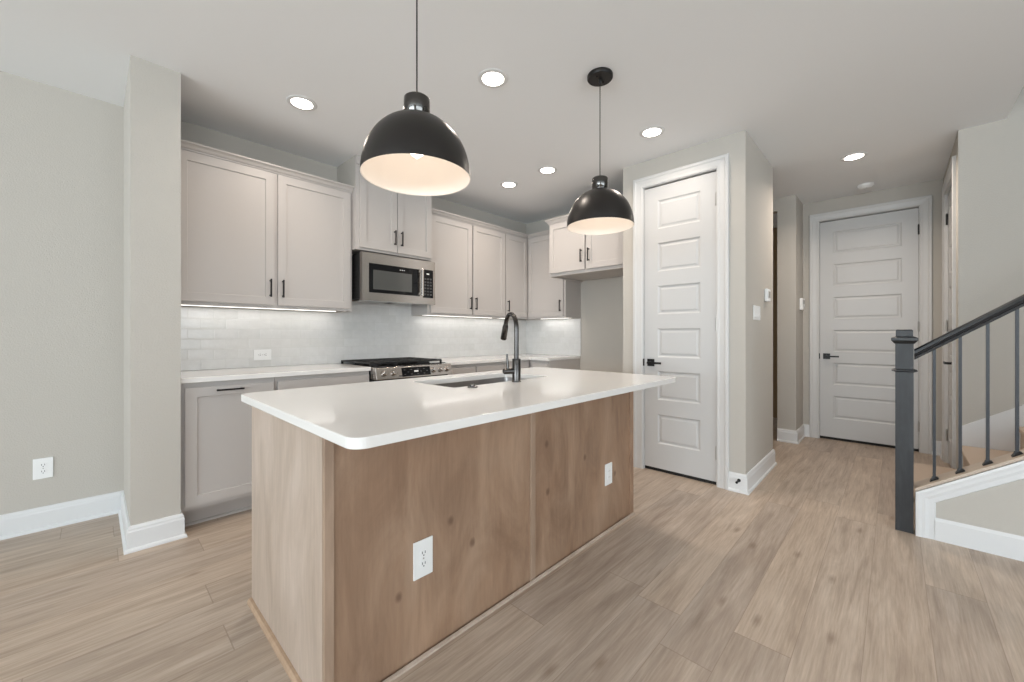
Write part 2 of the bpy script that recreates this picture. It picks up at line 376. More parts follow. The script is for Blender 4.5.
tag(wf.build('window_1', M['trim']), 'wide white framed window behind the viewpoint', 'window', kind='structure')
wf = MB()
for x in (-5.5, -3.56, -1.62, 0.32, 2.26): wf.box(x, x + 0.04, -6.56, -6.52, 0.35, 2.55)
wf.box(-5.46, 2.26, -6.55, -6.53, 0.35, 0.39); wf.box(-5.46, 2.26, -6.55, -6.53, 2.51, 2.55)
tag(wf.build('window_2', M['trim']), 'wide white framed living room window', 'window', kind='structure')

# ------------------------------------------------------------------ baseboards, casings
BP = [(0, 0), (0.027, 0), (0.027, 0.008), (0.024, 0.016), (0.016, 0.021), (0.016, 0.108), (0.013, 0.118), (0.013, 0.126), (0.008, 0.139), (0, 0.141)]
def baseboard(name, path, label, prof=BP):
    o = MB().sweep(prof, path, lambda u, v, h: (u, v, h)).build(name, M['trim'])
    return tag(o, label, 'baseboard', kind='structure')
# offset goes LEFT of travel
baseboard('baseboard_left', [(0.138, 3.785), (-6.9, 3.785)], 'white baseboard along the plain left wall')
baseboard('baseboard_column', [(0.354, 3.14), (0.354, 3.05), (0.138, 3.05), (0.138, 3.758)], 'white baseboard wrapping the wall end beside the cabinets')
baseboard('baseboard_pantry', [(4.34, 0.90), (4.34, 0.815), (3.40, 0.815), (3.40, 0.93)], 'white baseboard around the pantry corner, with a door stop')
baseboard('baseboard_pantry_alcove', [(3.40, 1.718), (3.40, 1.826)], 'short white baseboard left of the pantry door')
baseboard('baseboard_niche', [(5.81, 0.723), (5.81, 0.788), (5.35, 0.788), (5.35, 0.962)][::1], 'white baseboard around the hall wall end')
baseboard('baseboard_entry', [(5.81, -0.345), (5.81, -0.266)], 'short white baseboard right of the hall door')
baseboard('baseboard_closet', [(CD1 + 0.10, -0.345), (5.79, -0.345)][::1], 'white baseboard on the narrow hall wall')

CP = [(0.004, 0.0), (0.004, -0.011), (0.012, -0.015), (0.03, -0.013), (0.06, -0.016), (0.070, -0.022), (0.088, -0.022), (0.092, -0.018), (0.092, 0)]
def casing(name, u0, u1, ht, parent_loc, rz, label):
    """casing round an opening; local u along the wall, v<0 towards the room"""
    b = MB().sweep(CP, [(u1, 0), (u1, ht), (u0, ht), (u0, 0)][::-1], lambda u, z, hh: (u, hh, z))
    # jamb
    b.box(u0 - 0.018, u0, 0.0, 0.098, 0, ht); b.box(u1, u1 + 0.018, 0.0, 0.098, 0, ht); b.box(u0 - 0.018, u1 + 0.018, 0.0, 0.098, ht, ht + 0.018)
    o = b.build(name, M['casing'])
    o.location = parent_loc; o.rotation_euler = (0, 0, rz)
    return tag(o, label, 'door casing', kind='structure')

DP = [(0.004, 0.003), (0.010, 0.009), (0.014, 0.010), (0.022, 0.010), (0.036, 0.004)]
def panel_door(name, wd, loc, rz, label, handle_u, handle_z=0.952, lever_dir=1, hinge_u=None, hz=(0.26, 1.28, 2.27), gap=0.030, hinge_mat='hinge', inset=0.125):
    t = thing(name, label, 'door', loc, rz, kind='structure')
    w0, w1 = 0.003, wd - 0.003
    tops = [2.372, 2.0, 1.626, 1.252, 0.88, 0.502]
    pn = [(inset, wd - inset, z - (0.25 if i < 5 else 0.255), z) for i, z in enumerate(tops)]
    MB().front(w0, w1, gap, DH - 0.012, 0.035, pn, DP, v=0.012).build('door_leaf', M['door'], t)
    box1('threshold', M['dark'], t, 0, wd, 0.03, 0.09, 0.0, gap - 0.002)  # near-black strip filling the gap under the leaf
    # lever handle with square rose
    hd = MB(); hd.box(handle_u - 0.032, handle_u + 0.032, 0.003, 0.012, handle_z - 0.032, handle_z + 0.032)
    hd.cyl((handle_u, -0.045, handle_z), 0.010, 0.05, 'y', 16)
    hd.box(min(handle_u - 0.010 * lever_dir, handle_u + 0.115 * lever_dir), max(handle_u - 0.010 * lever_dir, handle_u + 0.115 * lever_dir), -0.055, -0.042, handle_z - 0.009, handle_z + 0.009)
    hd.build('lever_handle', M['black'], t, bevel=0.0015)
    e = 0.0 if handle_u < wd / 2 else wd
    box1('strike_plate', M['black'], t, e - 0.006 if e == 0 else e - 0.004, e + 0.004 if e == 0 else e + 0.006, -0.002, 0.014, handle_z - 0.032, handle_z + 0.032)
    for z in hz:
        b = MB(); b.cyl((hinge_u, 0.004, z - 0.05), 0.007, 0.10, 'z', 12); b.cyl((hinge_u, 0.004, z + 0.05), 0.004, 0.008, 'z', 10)
        b.build('hinge', M[hinge_mat if z > 2 else 'hinge'], t)
    return t
# pantry door (wall faces -X): local u = 1.626 - Y
casing('trim_1', 0, PD1 - PD0, DH, (3.40, PD1, 0), RX, 'white moulded casing around the pantry door')
panel_door('door_1', PD1 - PD0, (3.40, PD1, 0), RX, 'tall white six-panel pantry door beside the refrigerator alcove', 0.065, hinge_u=PD1 - PD0 - 0.002)
casing('trim_2', 0, ED1 - ED0, DH, (5.81, ED1, 0), RX, 'white moulded casing around the door at the end of the hall')
panel_door('door_2', ED1 - ED0, (5.81, ED1, 0), RX, 'white six-panel door at the end of the hall with black lever', 0.065, hinge_u=ED1 - ED0 - 0.002, hinge_mat='black')
# closet door in the wall facing +Y: local u = -X, rotation 180
casing('trim_3', 0, CD1 - CD0, DH, (CD1, -0.345, 0), PI, 'white casing on the narrow hall wall, seen nearly edge-on')
panel_door('door_3', CD1 - CD0, (CD1, -0.345, 0), PI, 'white hall door behind the stair rail, seen nearly edge-on', CD1 - CD0 - 0.065, 0.965, -1, hinge_u=0.002, hinge_mat='black')

# ------------------------------------------------------------------ cabinets
SP = [(0.0015, 0.008), (0.004, 0.009)]
def bar_pull(name, parent, u, z, length=0.135, vertical=True, v=0.0):
    b = MB(); r = 0.0052; hl = length / 2
    if vertical:
        b.box(u - r, u + r, v - 0.034, v - 0.024, z - hl, z + hl)
        for s in (-1, 1): b.box(u - r, u + r, v - 0.026, v, z + s * (hl - 0.012) - 0.005, z + s * (hl - 0.012) + 0.005)
    else:
        b.box(u - hl, u + hl, v - 0.034, v - 0.024, z - r, z + r)
        for s in (-1, 1): b.box(u + s * (hl - 0.012) - 0.005, u + s * (hl - 0.012) + 0.005, v - 0.026, v, z - r, z + r)
    return b.build(name, M['black'], parent, bevel=0.0012)
def shaker(name, parent, u0, u1, z0, z1, rail=0.058, pull=None, flat=False, v=-0.021):
    """door or drawer front at v; the pull is a child of it"""
    b = MB()
    if flat: b.box(u0, u1, v, v + 0.020, z0, z1)
    else: b.front(u0, u1, z0, z1, 0.020, [(u0 + rail, u1 - rail, z0 + rail, z1 - rail)], SP, v=v)
    d = b.build(name, M['cab'], parent, bevel=0.0015 if flat else 0)
    if pull: bar_pull('handle', d, pull[0], pull[1], pull[2], pull[3], v=v)
    return d
CRW = [(0, 0), (0.006, 0), (0.008, 0.008), (0.016, 0.014), (0.024, 0.028), (0.036, 0.038), (0.040, 0.040), (0.040, 0.050), (0, 0.050)]
def crown(parent, path, z=2.428, inset=0.0):
    return MB().sweep(CRW, path, lambda u, v, h: (u, v, z + h)).build('crown_molding', M['cab'], parent)
def carcass(parent, w, d, z0, z1, name='body', m='cab'):
    """closed box with a recessed bottom"""
    b = MB(); b.box(0, w, 0, d, z0 + 0.018, z1); b.box(0, w, 0, 0.02, z0, z0 + 0.018); b.box(0, 0.018, 0.02, d, z0, z0 + 0.018); b.box(w - 0.018, w, 0.02, d, z0, z0 + 0.018)
    return b.build(name, M[m], parent)
UF = 3.415; UD = 0.303; UZ = 1.40; UT = 2.43; G = 'painted wall cabinets'
# left double-door wall cabinet
t = thing('wall_cabinet', 'large greige double-door wall cabinet left of the microwave', 'cabinet', (0.357, UF, 0), 0, G)
W_ = 1.551 - 0.357
carcass(t, W_, UD, UZ, UT)
shaker('door', t, 0.012, 0.588, UZ + 0.022, UT - 0.012, pull=(0.588 - 0.030, 1.548, 0.135, True))
shaker('door', t, 0.612, W_ - 0.022, UZ + 0.022, UT - 0.012, pull=(0.612 + 0.030, 1.548, 0.135, True))
crown(t, [(W_ - 0.0, -0.001), (0.0, -0.001)])
# microwave cabinet, reaching the ceiling
MX0, MX1, MF = 1.573, 2.328, 3.345
t = thing('wall_cabinet', 'taller greige wall cabinet above the microwave, reaching the ceiling', 'cabinet', (MX0 - 0.02, MF, 0), 0, G)
W_ = MX1 - MX0 + 0.02
box1('body', M['cab'], t, 0, W_, 0, 3.72 - MF - 0.002, 1.935, H - 0.004)
shaker('door', t, 0.030, W_ / 2 - 0.003, 1.955, 2.62, pull=(W_ / 2 - 0.032, 2.085, 0.135, True))
shaker('door', t, W_ / 2 + 0.003, W_ - 0.012, 1.955, 2.62, pull=(W_ / 2 + 0.038, 2.085, 0.135, True))
box1('top_rail', M['cab'], t, 0.0, W_, -0.018, 0, 2.665, H - 0.004)
shell('trim_4', M['wall'], [(1.5515, 1.5525, 3.355, 3.72, 2.482, H - 0.001)], 'narrow greige filler between wall cabinet and ceiling', 'trim')
# right double-door and single-door wall cabinets on the range wall
t = thing('wall_cabinet', 'greige double-door wall cabinet right of the microwave', 'cabinet', (2.330, UF, 0), 0, G)
W_ = 3.430 - 2.330
carcass(t, W_, UD, UZ, UT)
shaker('door', t, 0.030, 0.575, UZ + 0.022, UT - 0.012, pull=(0.545, 1.545, 0.135, True))
shaker('door', t, 0.592, W_ - 0.006, UZ + 0.022, UT - 0.012, pull=(0.622, 1.545, 0.135, True))
crown(t, [(W_, -0.001), (0.0, -0.001)])
XF = 3.855
t = thing('wall_cabinet', 'narrow greige single-door wall cabinet in the corner, hinged at the corner', 'cabinet', (3.430, UF, 0), 0, G)
W_ = 4.168 - 3.430; WV = XF - 3.430
carcass(t, W_, UD, UZ, UT)
shaker('door', t, 0.010, WV - 0.024, UZ + 0.022, UT - 0.012, rail=0.056, pull=(0.040, 1.545, 0.135, True))
crown(t, [(WV - 0.001, -0.001), (0.0, -0.001)])
# right wall single door: local u = 3.413 - Y
RY0, RY1 = 3.413, 2.812
t = thing('wall_cabinet', 'greige single-door wall cabinet beside the refrigerator alcove', 'cabinet', (XF, RY0, 0), RX, G)
W_ = RY0 - RY1
carcass(t, W_, 4.168 - XF, UZ, UT)
shaker('door', t, 0.030, W_ - 0.026, UZ + 0.022, UT - 0.012, pull=(W_ - 0.058, 1.545, 0.135, True))
crown(t, [(W_ , -0.001), (0.0, -0.001)])
# fridge cabinet
FX, FY0, FY1 = 3.535, 2.800, 1.829
t = thing('wall_cabinet', 'deep greige double-door cabinet above the empty refrigerator alcove', 'cabinet', (FX, FY0, 0), RX, G)
W_ = FY0 - FY1
carcass(t, W_, 4.168 - FX, 1.845, UT + 0.002)
shaker('door', t, 0.014, W_ / 2 - 0.010, 1.880, UT - 0.012, pull=(W_ / 2 - 0.045, 2.022, 0.135, True))
shaker('door', t, W_ / 2 + 0.010, W_ - 0.030, 1.880, UT - 0.012, pull=(W_ / 2 + 0.045, 2.022, 0.135, True))
crown(t, [(W_, -0.001), (0.0, -0.001), (0.0, 0.275)])

# base cabinets ------------------------------------------------------------
BF, CT = 3.115, 0.935
GB = 'painted base cabinets'
def base_body(parent, w, d=0.60, top=0.903):
    b = MB(); b.box(0, w, 0, d, 0.122, top); b.box(0.0, w, 0.095, d, 0, 0.122)
    return b.build('body', M['cab'], parent)
t = thing('base_cabinet', 'greige base cabinet with full-height front and horizontal black pull', 'cabinet', (0.357, BF, 0), 0, GB)
base_body(t, 0.51)
shaker('door', t, 0.022, 0.500, 0.150, 0.872, pull=(0.247, 0.848, 0.148, False))
t2 = MB().sweep([(0, 0), (0.016, 0), (0.014, 0.008), (0.008, 0.014), (0, 0.016)], [(0.51, 0.0945), (0.0, 0.0945)], lambda u, v, h: (u, v, h)).build('shoe_molding', M['cab'], t)
t = thing('base_cabinet', 'greige base cabinet between the pull-out front and the range', 'cabinet', (0.869, BF, 0), 0, GB)
base_body(t, 0.688)
shaker('drawer', t, 0.014, 0.680, 0.735, 0.872, flat=True)
shaker('door', t, 0.014, 0.343, 0.135, 0.722, pull=(0.310, 0.62, 0.135, True)); shaker('door', t, 0.351, 0.680, 0.135, 0.722, pull=(0.384, 0.62, 0.135, True))
t = thing('base_cabinet', 'greige base cabinet right of the range, behind the sink', 'cabinet', (2.335, BF, 0), 0, GB)
base_body(t, 0.365)
shaker('drawer', t, 0.014, 0.357, 0.735, 0.872, flat=True)
shaker('door', t, 0.014, 0.357, 0.135, 0.722, pull=(0.045, 0.62, 0.135, True))
t = thing('base_cabinet', 'greige base cabinet second right of the range, behind the faucet', 'cabinet', (2.702, BF, 0), 0, GB)
base_body(t, 0.84)
shaker('drawer', t, 0.008, 0.405, 0.735, 0.872, flat=True); shaker('drawer', t, 0.413, 0.800, 0.735, 0.872, flat=True)
shaker('door', t, 0.008, 0.405, 0.135, 0.722, pull=(0.375, 0.62, 0.135, True)); shaker('door', t, 0.413, 0.800, 0.135, 0.722, pull=(0.443, 0.62, 0.135, True))
t = thing('base_cabinet', 'greige base cabinet end beside the refrigerator alcove', 'cabinet', (3.560, 3.714, 0), RX, GB)
b = MB(); b.box(0.0, 3.714 - 2.822, 0, 0.606, 0.115, 0.903); b.box(0.0, 3.714 - 2.822, 0.075, 0.606, 0, 0.115); b.build('body', M['cab'], t)
shaker('drawer', t, 0.64, 0.880, 0.735, 0.872, flat=True); shaker('door', t, 0.64, 0.880, 0.135, 0.722, rail=0.05, pull=(0.67, 0.62, 0.135, True))

# worktops
def worktop(name, poly, z0, z1, label, bevel=0.003):
    o = MB().prism(poly, 'z', z0, z1).build(name, M['quartz'], bevel=bevel)
    return tag(o, label, 'worktop')
worktop('kitchen_worktop', [(0.357, BF - 0.035), (1.560, BF - 0.035), (1.560, 3.708), (0.357, 3.708)], CT - 0.031, CT, 'white quartz worktop left of the range')
worktop('kitchen_worktop', [(2.334, BF - 0.035), (3.525, BF - 0.035), (3.525, 2.812), (4.158, 2.812), (4.158, 3.708), (2.334, 3.708)], CT - 0.031, CT, 'L-shaped white quartz worktop right of the range, turning the corner')
# tiled backsplash
shell('wall_backsplash', M['tile'], [(0.354, 4.17, 3.709, 3.7195, CT + 0.001, UZ - 0.001), (1.541, 2.329, 3.709, 3.7195, UZ - 0.001, 1.60), (4.159, 4.1695, 2.809, 3.709, CT + 0.001, UZ - 0.001)],
      'glossy white handmade tile backsplash above the worktops', 'backsplash')

# under-cabinet light strips
def ucl(loc, rz, ln, label, power):
    t = thing('under_cabinet_light', label, 'light', loc, rz, 'under-cabinet light strips')
    box1('housing', M['plate'], t, -ln / 2, ln / 2, -0.014, 0.014, 0.0, 0.010)
    box1('diffuser', M['strip'], t, -ln / 2 + 0.005, ln / 2 - 0.005, -0.010, 0.010, -0.004, 0.0)
    l = bpy.data.lights.new('strip_lamp', 'AREA'); l.shape = 'RECTANGLE'; l.size = ln - 0.02; l.size_y = 0.018; l.energy = power; l.color = (1.0, 0.97, 0.92)
    o = bpy.data.objects.new('strip_lamp', l); C.objects.link(o); o.parent = t; o.location = (0, 0, -0.006)
ucl((0.95, 3.62, 1.4075), 0, 1.10, 'slim white light strip under the left wall cabinet', 0.75)
ucl((3.05, 3.62, 1.4075), 0, 1.30, 'slim white light strip under the cabinets right of the microwave', 0.9)
ucl((4.08, 3.13, 1.4075), RX, 0.50, 'short light strip under the cabinet beside the alcove', 0.35)

# ------------------------------------------------------------------ microwave
t = thing('microwave', 'stainless over-the-range microwave with black glass door', 'microwave', (1.582, 3.280, 1.505))
mw, mh = 0.746, 0.405
box1('body', M['iron'], t, 0.004, mw - 0.004, 0.052, 0.436, 0.008, mh - 0.002)
fr = MB()     # stainless front with openings for window and keypad
wx0, wx1, wz0, wz1 = 0.058, 0.560, 0.060, 0.315
kx0, kx1, kz0, kz1 = 0.604, 0.722, 0.050, 0.322
for a in ((0, wx0, 0, mh), (wx1, kx0, 0, mh), (kx1, mw, 0, mh), (wx0, wx1, 0, wz0), (wx0, wx1, wz1, mh), (kx0, kx1, 0, kz0), (kx0, kx1, kz1, mh)):
    fr.box(a[0], a[1], 0.0, 0.05, a[2], a[3])
fr.build('front_frame', M['steel'], t)
gl = box1('door_glass', M['glass'], t, wx0, wx1, 0.003, 0.02, wz0, wz1)
box1('viewing_window', M['window'], gl, wx0 + 0.040, wx1 - 0.075, 0.0015, 0.0035, wz0 + 0.030, wz1 - 0.055)
for q in range(3): box1('display_mark', M['plate'], gl, wx0 + 0.30 + q * 0.02, wx0 + 0.309 + q * 0.02, 0.0018, 0.0035, wz1 - 0.032, wz1 - 0.026)
kp = box1('control_panel', M['glass'], t, kx0, kx1, 0.004, 0.02, kz0, kz1)
b = MB()
for r in range(6):
    for c_ in range(3): b.box(kx0 + 0.018 + c_ * 0.032, kx0 + 0.040 + c_ * 0.032, 0.0025, 0.005, kz0 + 0.025 + r * 0.030, kz0 + 0.040 + r * 0.030)
b.build('keypad', mat('keypad_grey', (0.07, 0.07, 0.07), 0.4), kp)
box1('clock_display', M['plate'], kp, kx0 + 0.045, kx0 + 0.075, 0.0025, 0.005, kz1 - 0.045, kz1 - 0.034)
b = MB(); b.box(0.568, 0.592, -0.040, -0.022, 0.062, 0.322); b.box(0.571, 0.589, -0.024, 0.0, 0.075, 0.095); b.box(0.571, 0.589, -0.024, 0.0, 0.289, 0.309)
b.build('handle', M['steel'], t, bevel=0.005, seg=3)
b = MB()
for z in range(8): b.box(0.0025, 0.0045, 0.10, 0.36, 0.06 + z * 0.03, 0.068 + z * 0.03)
b.build('side_vent', M['slot'], t)
b = MB(); b.box(0.05, 0.34, 0.10, 0.33, -0.003, 0.008); b.box(0.42, 0.71, 0.10, 0.33, -0.003, 0.008); b.build('grease_filter', M['steel'], t)
b = MB(); b.box(0.0, mw, 0.0, 0.055, -0.012, 0.0); b.box(0.36, 0.40, 0.09, 0.16, -0.004, 0.008); b.build('bottom_lip', M['steel'], t)

# ------------------------------------------------------------------ range
rx0, rx1 = 1.566, 2.326; rw = rx1 - rx0
t = thing('gas_range', 'stainless slide-in gas range with black grates and front knobs', 'stove', (rx0, 3.04, 0)); t.scale = (1, 1, 0.987)
box1('body', M['iron'], t, 0.002, rw - 0.002, 0.03, 0.664, 0.10, 0.925)
b = MB()
for u, v in ((0.04, 0.09), (rw - 0.04, 0.09), (0.04, 0.6), (rw - 0.04, 0.6)): MB().cyl((u, v, 0.0), 0.018, 0.10, 'z', 12).build('foot', M['slot'], t)
b = MB().prism([(-0.040, 0.842), (-0.012, 0.938), (0.07, 0.942), (0.07, 0.842)], 'x', 0.0, rw)
b.build('control_panel', M['steel'], t, bevel=0.004)
import mathutils
nv = Vector((0, -0.096, 0.028)).normalized()
def onpanel(u, s_, d=0.0):     # s_ 0..1 up the slanted face
    return Vector((u, -0.040 + 0.028 * s_, 0.842 + 0.096 * s_)) + nv * d
for u in (0.075, 0.160, 0.560, 0.635, 0.710):
    p = onpanel(u, 0.52); kb = MB().tube([p, p + nv * 0.006], 0.029, 24).tube([p + nv * 0.006, p + nv * 0.030, p + nv * 0.034], [0.022, 0.020, 0.017], 24)
    kb.build('knob', M['steel'], t, smooth=True)
def slab_on(name, u0, u1, s0, s1, d, m, par):
    b = MB(); A = [onpanel(u0, s0, d), onpanel(u1, s0, d), onpanel(u1, s1, d), onpanel(u0, s1, d)]; B = [onpanel(u0, s0, -0.002), onpanel(u1, s0, -0.002), onpanel(u1, s1, -0.002), onpanel(u0, s1, -0.002)]
    for q in (A, B[::-1]): b.quad(*q)
    for k in range(4): b.quad(A[k], B[k], B[(k + 1) % 4], A[(k + 1) % 4])
    return b.build(name, m, par)
dp = slab_on('display', 0.235, 0.520, 0.12, 0.90, 0.0015, M['glass'], t)
for r in range(3):
    for q in range(8):
        if (r, q) in ((1, 3), (1, 4)): continue
        slab_on('display_key', 0.255 + q * 0.032, 0.271 + q * 0.032, 0.27 + r * 0.2, 0.33 + r * 0.2, 0.0022, bpy.data.materials.get('keypad_grey'), dp) if (r + q) % 2 == 0 else None
slab_on('clock_digits', 0.355, 0.395, 0.46, 0.60, 0.0024, M['plate'], dp)
slab_on('badge', 0.205, 0.245, 0.16, 0.26, 0.0015, M['slot'], t)
b = MB().box(0.0, rw, 0.005, 0.046, 0.30, 0.825); b.build('oven_door', M['steel'], t, bevel=0.004)
od = box1('oven_window', M['glass'], t, 0.10, rw - 0.10, 0.003, 0.02, 0.40, 0.70)
b = MB().tube([(0.05, -0.035, 0.775), (rw - 0.05, -0.035, 0.775)], 0.012, 16); b.tube([(0.08, -0.035, 0.775), (0.08, 0.006, 0.775)], 0.009, 12); b.tube([(rw - 0.08, -0.035, 0.775), (rw - 0.08, 0.006, 0.775)], 0.009, 12)
b.build('oven_handle', M['steel'], t, smooth=True)
MB().box(0.0, rw, 0.005, 0.046, 0.11, 0.285).build('storage_drawer', M['steel'], t, bevel=0.004)
MB().box(-0.004, rw + 0.004, 0.072, 0.664, 0.937, 0.946).build('cooktop', M['glass'], t, bevel=0.002)
for i in range(3):
    g0 = 0.012 + i * (rw - 0.024) / 3; g1 = g0 + (rw - 0.024) / 3 - 0.008
    b = MB(); zt0, zt1 = 0.962, 0.975
    for v in (0.10, 0.645): b.box(g0, g1, v, v + 0.014, zt0, zt1)
    for u in (g0, g1 - 0.014): b.box(u, u + 0.014, 0.10, 0.659, zt0, zt1)
    for k in range(1, 7): b.box(g0, g1, 0.10 + k * 0.079, 0.109 + k * 0.079, zt0, zt1)
    b.box((g0 + g1) / 2 - 0.006, (g0 + g1) / 2 + 0.006, 0.10, 0.659, zt0, zt1)
    for u in (g0, g1 - 0.016):
        for v in (0.10, 0.37, 0.643): b.box(u, u + 0.016, v, v + 0.016, 0.946, zt0)
    b.build('grate', M['iron'], t, bevel=0.002)
for u, v, r in ((0.13, 0.22, 0.045), (0.13, 0.52, 0.038), (rw / 2, 0.37, 0.05), (rw - 0.13, 0.22, 0.045), (rw - 0.13, 0.52, 0.033)):
    MB().lathe([(r, 0), (r, 0.006), (r * 0.8, 0.007), (r * 0.8, 0.012), (r * 0.3, 0.014)], (u, v, 0.946), 'z', 24, True).build('burner', M['iron'], t)

# ------------------------------------------------------------------ island
IX0, IX1, IY0, IY1 = 0.489, 2.500, 1.272, 2.105
t = thing('kitchen_island', 'stained maple kitchen island base with two outlets', 'island', (IX0, IY0, 0))
def isl(name, m, *b, **k): return MB().box(*b).build(name, m, t, world=True, **k)
isl('body', M['maple_lit'], IX0 + 0.02, IX1 - 0.02, IY0 + 0.012, IY1 - 0.022, 0.06, 0.680)
isl('end_panel', M['maple_lit'], IX0, IX0 + 0.019, IY0 + 0.0118, IY1 - 0.02, 0.0, 0.899)
isl('end_panel', M['maple_lit'], IX1 - 0.019, IX1, IY0 + 0.0118, IY1 - 0.02, 0.0, 0.899)
isl('back_panel', M['maple'], IX0 + 0.030, 1.458, IY0 + 0.005, IY0 + 0.0115, 0.0, 0.899)
isl('back_panel', M['maple'], 1.491, IX1 - 0.045, IY0 + 0.005, IY0 + 0.0115, 0.0, 0.899)
isl('stile', M['maple_stile'], IX0 + 0.0005, IX0 + 0.030, IY0 - 0.006, IY0 + 0.0115, 0.0, 0.899, bevel=0.0015)
isl('stile', M['maple_stile'], 1.458, 1.491, IY0 - 0.004, IY0 + 0.0115, 0.0, 0.899, bevel=0.0015)
isl('stile', M['maple'], IX1 - 0.045, IX1 - 0.0005, IY0 - 0.006, IY0 + 0.0115, 0.0, 0.899, bevel=0.0015)
# kitchen-side fronts
for i in range(4):
    u0 = IX0 + 0.03 + i * 0.485
    d = MB().front(0, 0.447, 0.13, 0.88, 0.02, [(0.058, 0.389, 0.188, 0.822)], SP).build('door', M['maple_lit'], t)
    d.rotation_euler = (0, 0, PI); d.location = (u0 + 0.447 - IX0, IY1 - 0.001 - IY0, 0)
b = MB().sweep([(0, 0), (0.018, 0), (0.016, 0.010), (0.010, 0.017), (0, 0.019)], [(IX0 - 0.0005, IY1 - 0.02), (IX0 - 0.0005, IY0 - 0.007)][::-1], lambda u, v, h: (u, v, h))
b.build('shoe_molding', M['shoe'], t, world=True)
b = MB().sweep([(0, 0), (0.012, 0), (0.010, 0.006), (0, 0.010)], [(IX1, IY0 - 0.0065), (IX0, IY0 - 0.0065)], lambda u, v, h: (u, v, h))
b.build('shoe_molding', M['maple_lit'], t, world=True)

# island worktop with sink cut-out
def rrect(x0, x1, y0, y1, r, n=8):
    p = []
    for cx, cy, a0 in ((x1 - r, y0 + r, -PI / 2), (x1 - r, y1 - r, 0), (x0 + r, y1 - r, PI / 2), (x0 + r, y0 + r, PI)):
        for k in range(n + 1): a = a0 + PI / 2 * k / n; p.append((cx + r * math.cos(a), cy + r * math.sin(a)))
    return p
SX0, SX1, SY0, SY1 = 1.25, 2.01, 1.60, 1.985
SLX0, SLX1, SLY0, SLY1 = 0.452, 2.552, 0.990, 2.145
def ring_slab(outer, inner, z0, z1):
    """slab with a hole: both loops have the same vertex count and start corner"""
    b = MB(); n = len(outer)
    for a, c_, z in ((outer, inner, z1), (outer, inner, z0)):
        pass
    V = lambda L, z: [b.bm.verts.new((p[0], p[1], z)) for p in L]
    o0, o1, i0, i1 = V(outer, z0), V(outer, z1), V(inner, z0), V(inner, z1)
    for k in range(n):
        j = (k + 1) % n
        b.bm.faces.new([o1[k], o1[j], i1[j], i1[k]]); b.bm.faces.new([o0[j], o0[k], i0[k], i0[j]])
        b.bm.faces.new([o0[k], o0[j], o1[j], o1[k]]); b.bm.faces.new([i0[j], i0[k], i1[k], i1[j]])
    return b
isb = ring_slab(rrect(SLX0, SLX1, SLY0, SLY1, 0.045), rrect(SX0, SX1, SY0, SY1, 0.02), 0.899, 0.930).build('island_worktop', M['quartz'], bevel=0.003, seg=3)
tag(isb, 'white quartz worktop with rounded corners on the wooden island', 'worktop')
# sink
t = thing('kitchen_sink', 'undermount stainless sink set in the island worktop', 'sink', ((SX0 + SX1) / 2, (SY0 + SY1) / 2, 0.899))
b = ring_slab(rrect(SX0 - 0.025, SX1 + 0.025, SY0 - 0.02, SY1 + 0.02, 0.03), rrect(SX0 - 0.004, SX1 + 0.004, SY0 - 0.004, SY1 + 0.004, 0.02), 0.896, 0.8985)
n0 = rrect(SX0 - 0.004, SX1 + 0.004, SY0 - 0.004, SY1 + 0.004, 0.02); n1 = rrect(SX0 + 0.01, SX1 - 0.01, SY0 + 0.01, SY1 - 0.01, 0.03)
A = [b.bm.verts.new((p[0], p[1], 0.8985)) for p in n0]; B_ = [b.bm.verts.new((p[0], p[1], 0.70)) for p in n1]
for k in range(len(A)): j = (k + 1) % len(A); b.bm.faces.new([A[k], A[j], B_[j], B_[k]])
b.bm.faces.new(B_)
b.build('basin', M['sinksteel'], t, world=True, smooth=True)
MB().lathe([(0.044, 0.0), (0.044, 0.004), (0.030, 0.004), (0.026, 0.001), (0.004, 0.002)], ((SX0 + SX1) / 2, SY1 - 0.15, 0.7005), 'z', 28, True).build('drain', M['steel'], t, world=True)
# faucet
fx, fy, fz = 1.652, 1.547, 0.930
t = thing('kitchen_faucet', 'dark gunmetal gooseneck pull-down faucet on the island worktop', 'faucet', (fx, fy, fz), math.atan2(0.918, 0.394))  # local +x = spout direction
MB().lathe([(0.0265, 0), (0.0265, 0.004), (0.024, 0.006), (0.024, 0.128), (0.0225, 0.131)], (0, 0, 0), 'z', 32, True).build('base', M['faucet'], t, smooth=True)
R_ = 0.082; zt = 0.400 - R_ - 0.013
pts = [(0, 0, 0.125 + i * (zt - 0.125) / 5) for i in range(6)]
for k in range(1, 17):
    a = PI - (PI * 0.93) * k / 16; pts.append((R_ + R_ * math.cos(a), 0, zt + R_ * math.sin(a)))
MB().tube(pts, 0.0132, 20).build('spout', M['faucet'], t, smooth=True)
p = Vector(pts[-1]); dv = (Vector(pts[-1]) - Vector(pts[-2])).normalized(); dv = (dv + Vector((0.10, 0, 0))).normalized()
MB().tube([p - dv * 0.004, p + dv * 0.004, p + dv * 0.010, p + dv * 0.088, p + dv * 0.092], [0.0145, 0.0165, 0.0175, 0.0190, 0.016], 24).build('spray_head', M['faucet'], t, smooth=True)
hb = MB().tube([(0, 0.015, 0.062), (0, 0.072, 0.062), (0, 0.080, 0.062)], [0.0165, 0.0165, 0.012], 24).build('valve', M['faucet'], t, smooth=True)
MB().tube([(0, 0.052, 0.070), (0.002, 0.054, 0.110), (0.004, 0.056, 0.158)], [0.0075, 0.0065, 0.0055], 16).build('lever', M['faucet'], t, smooth=True)
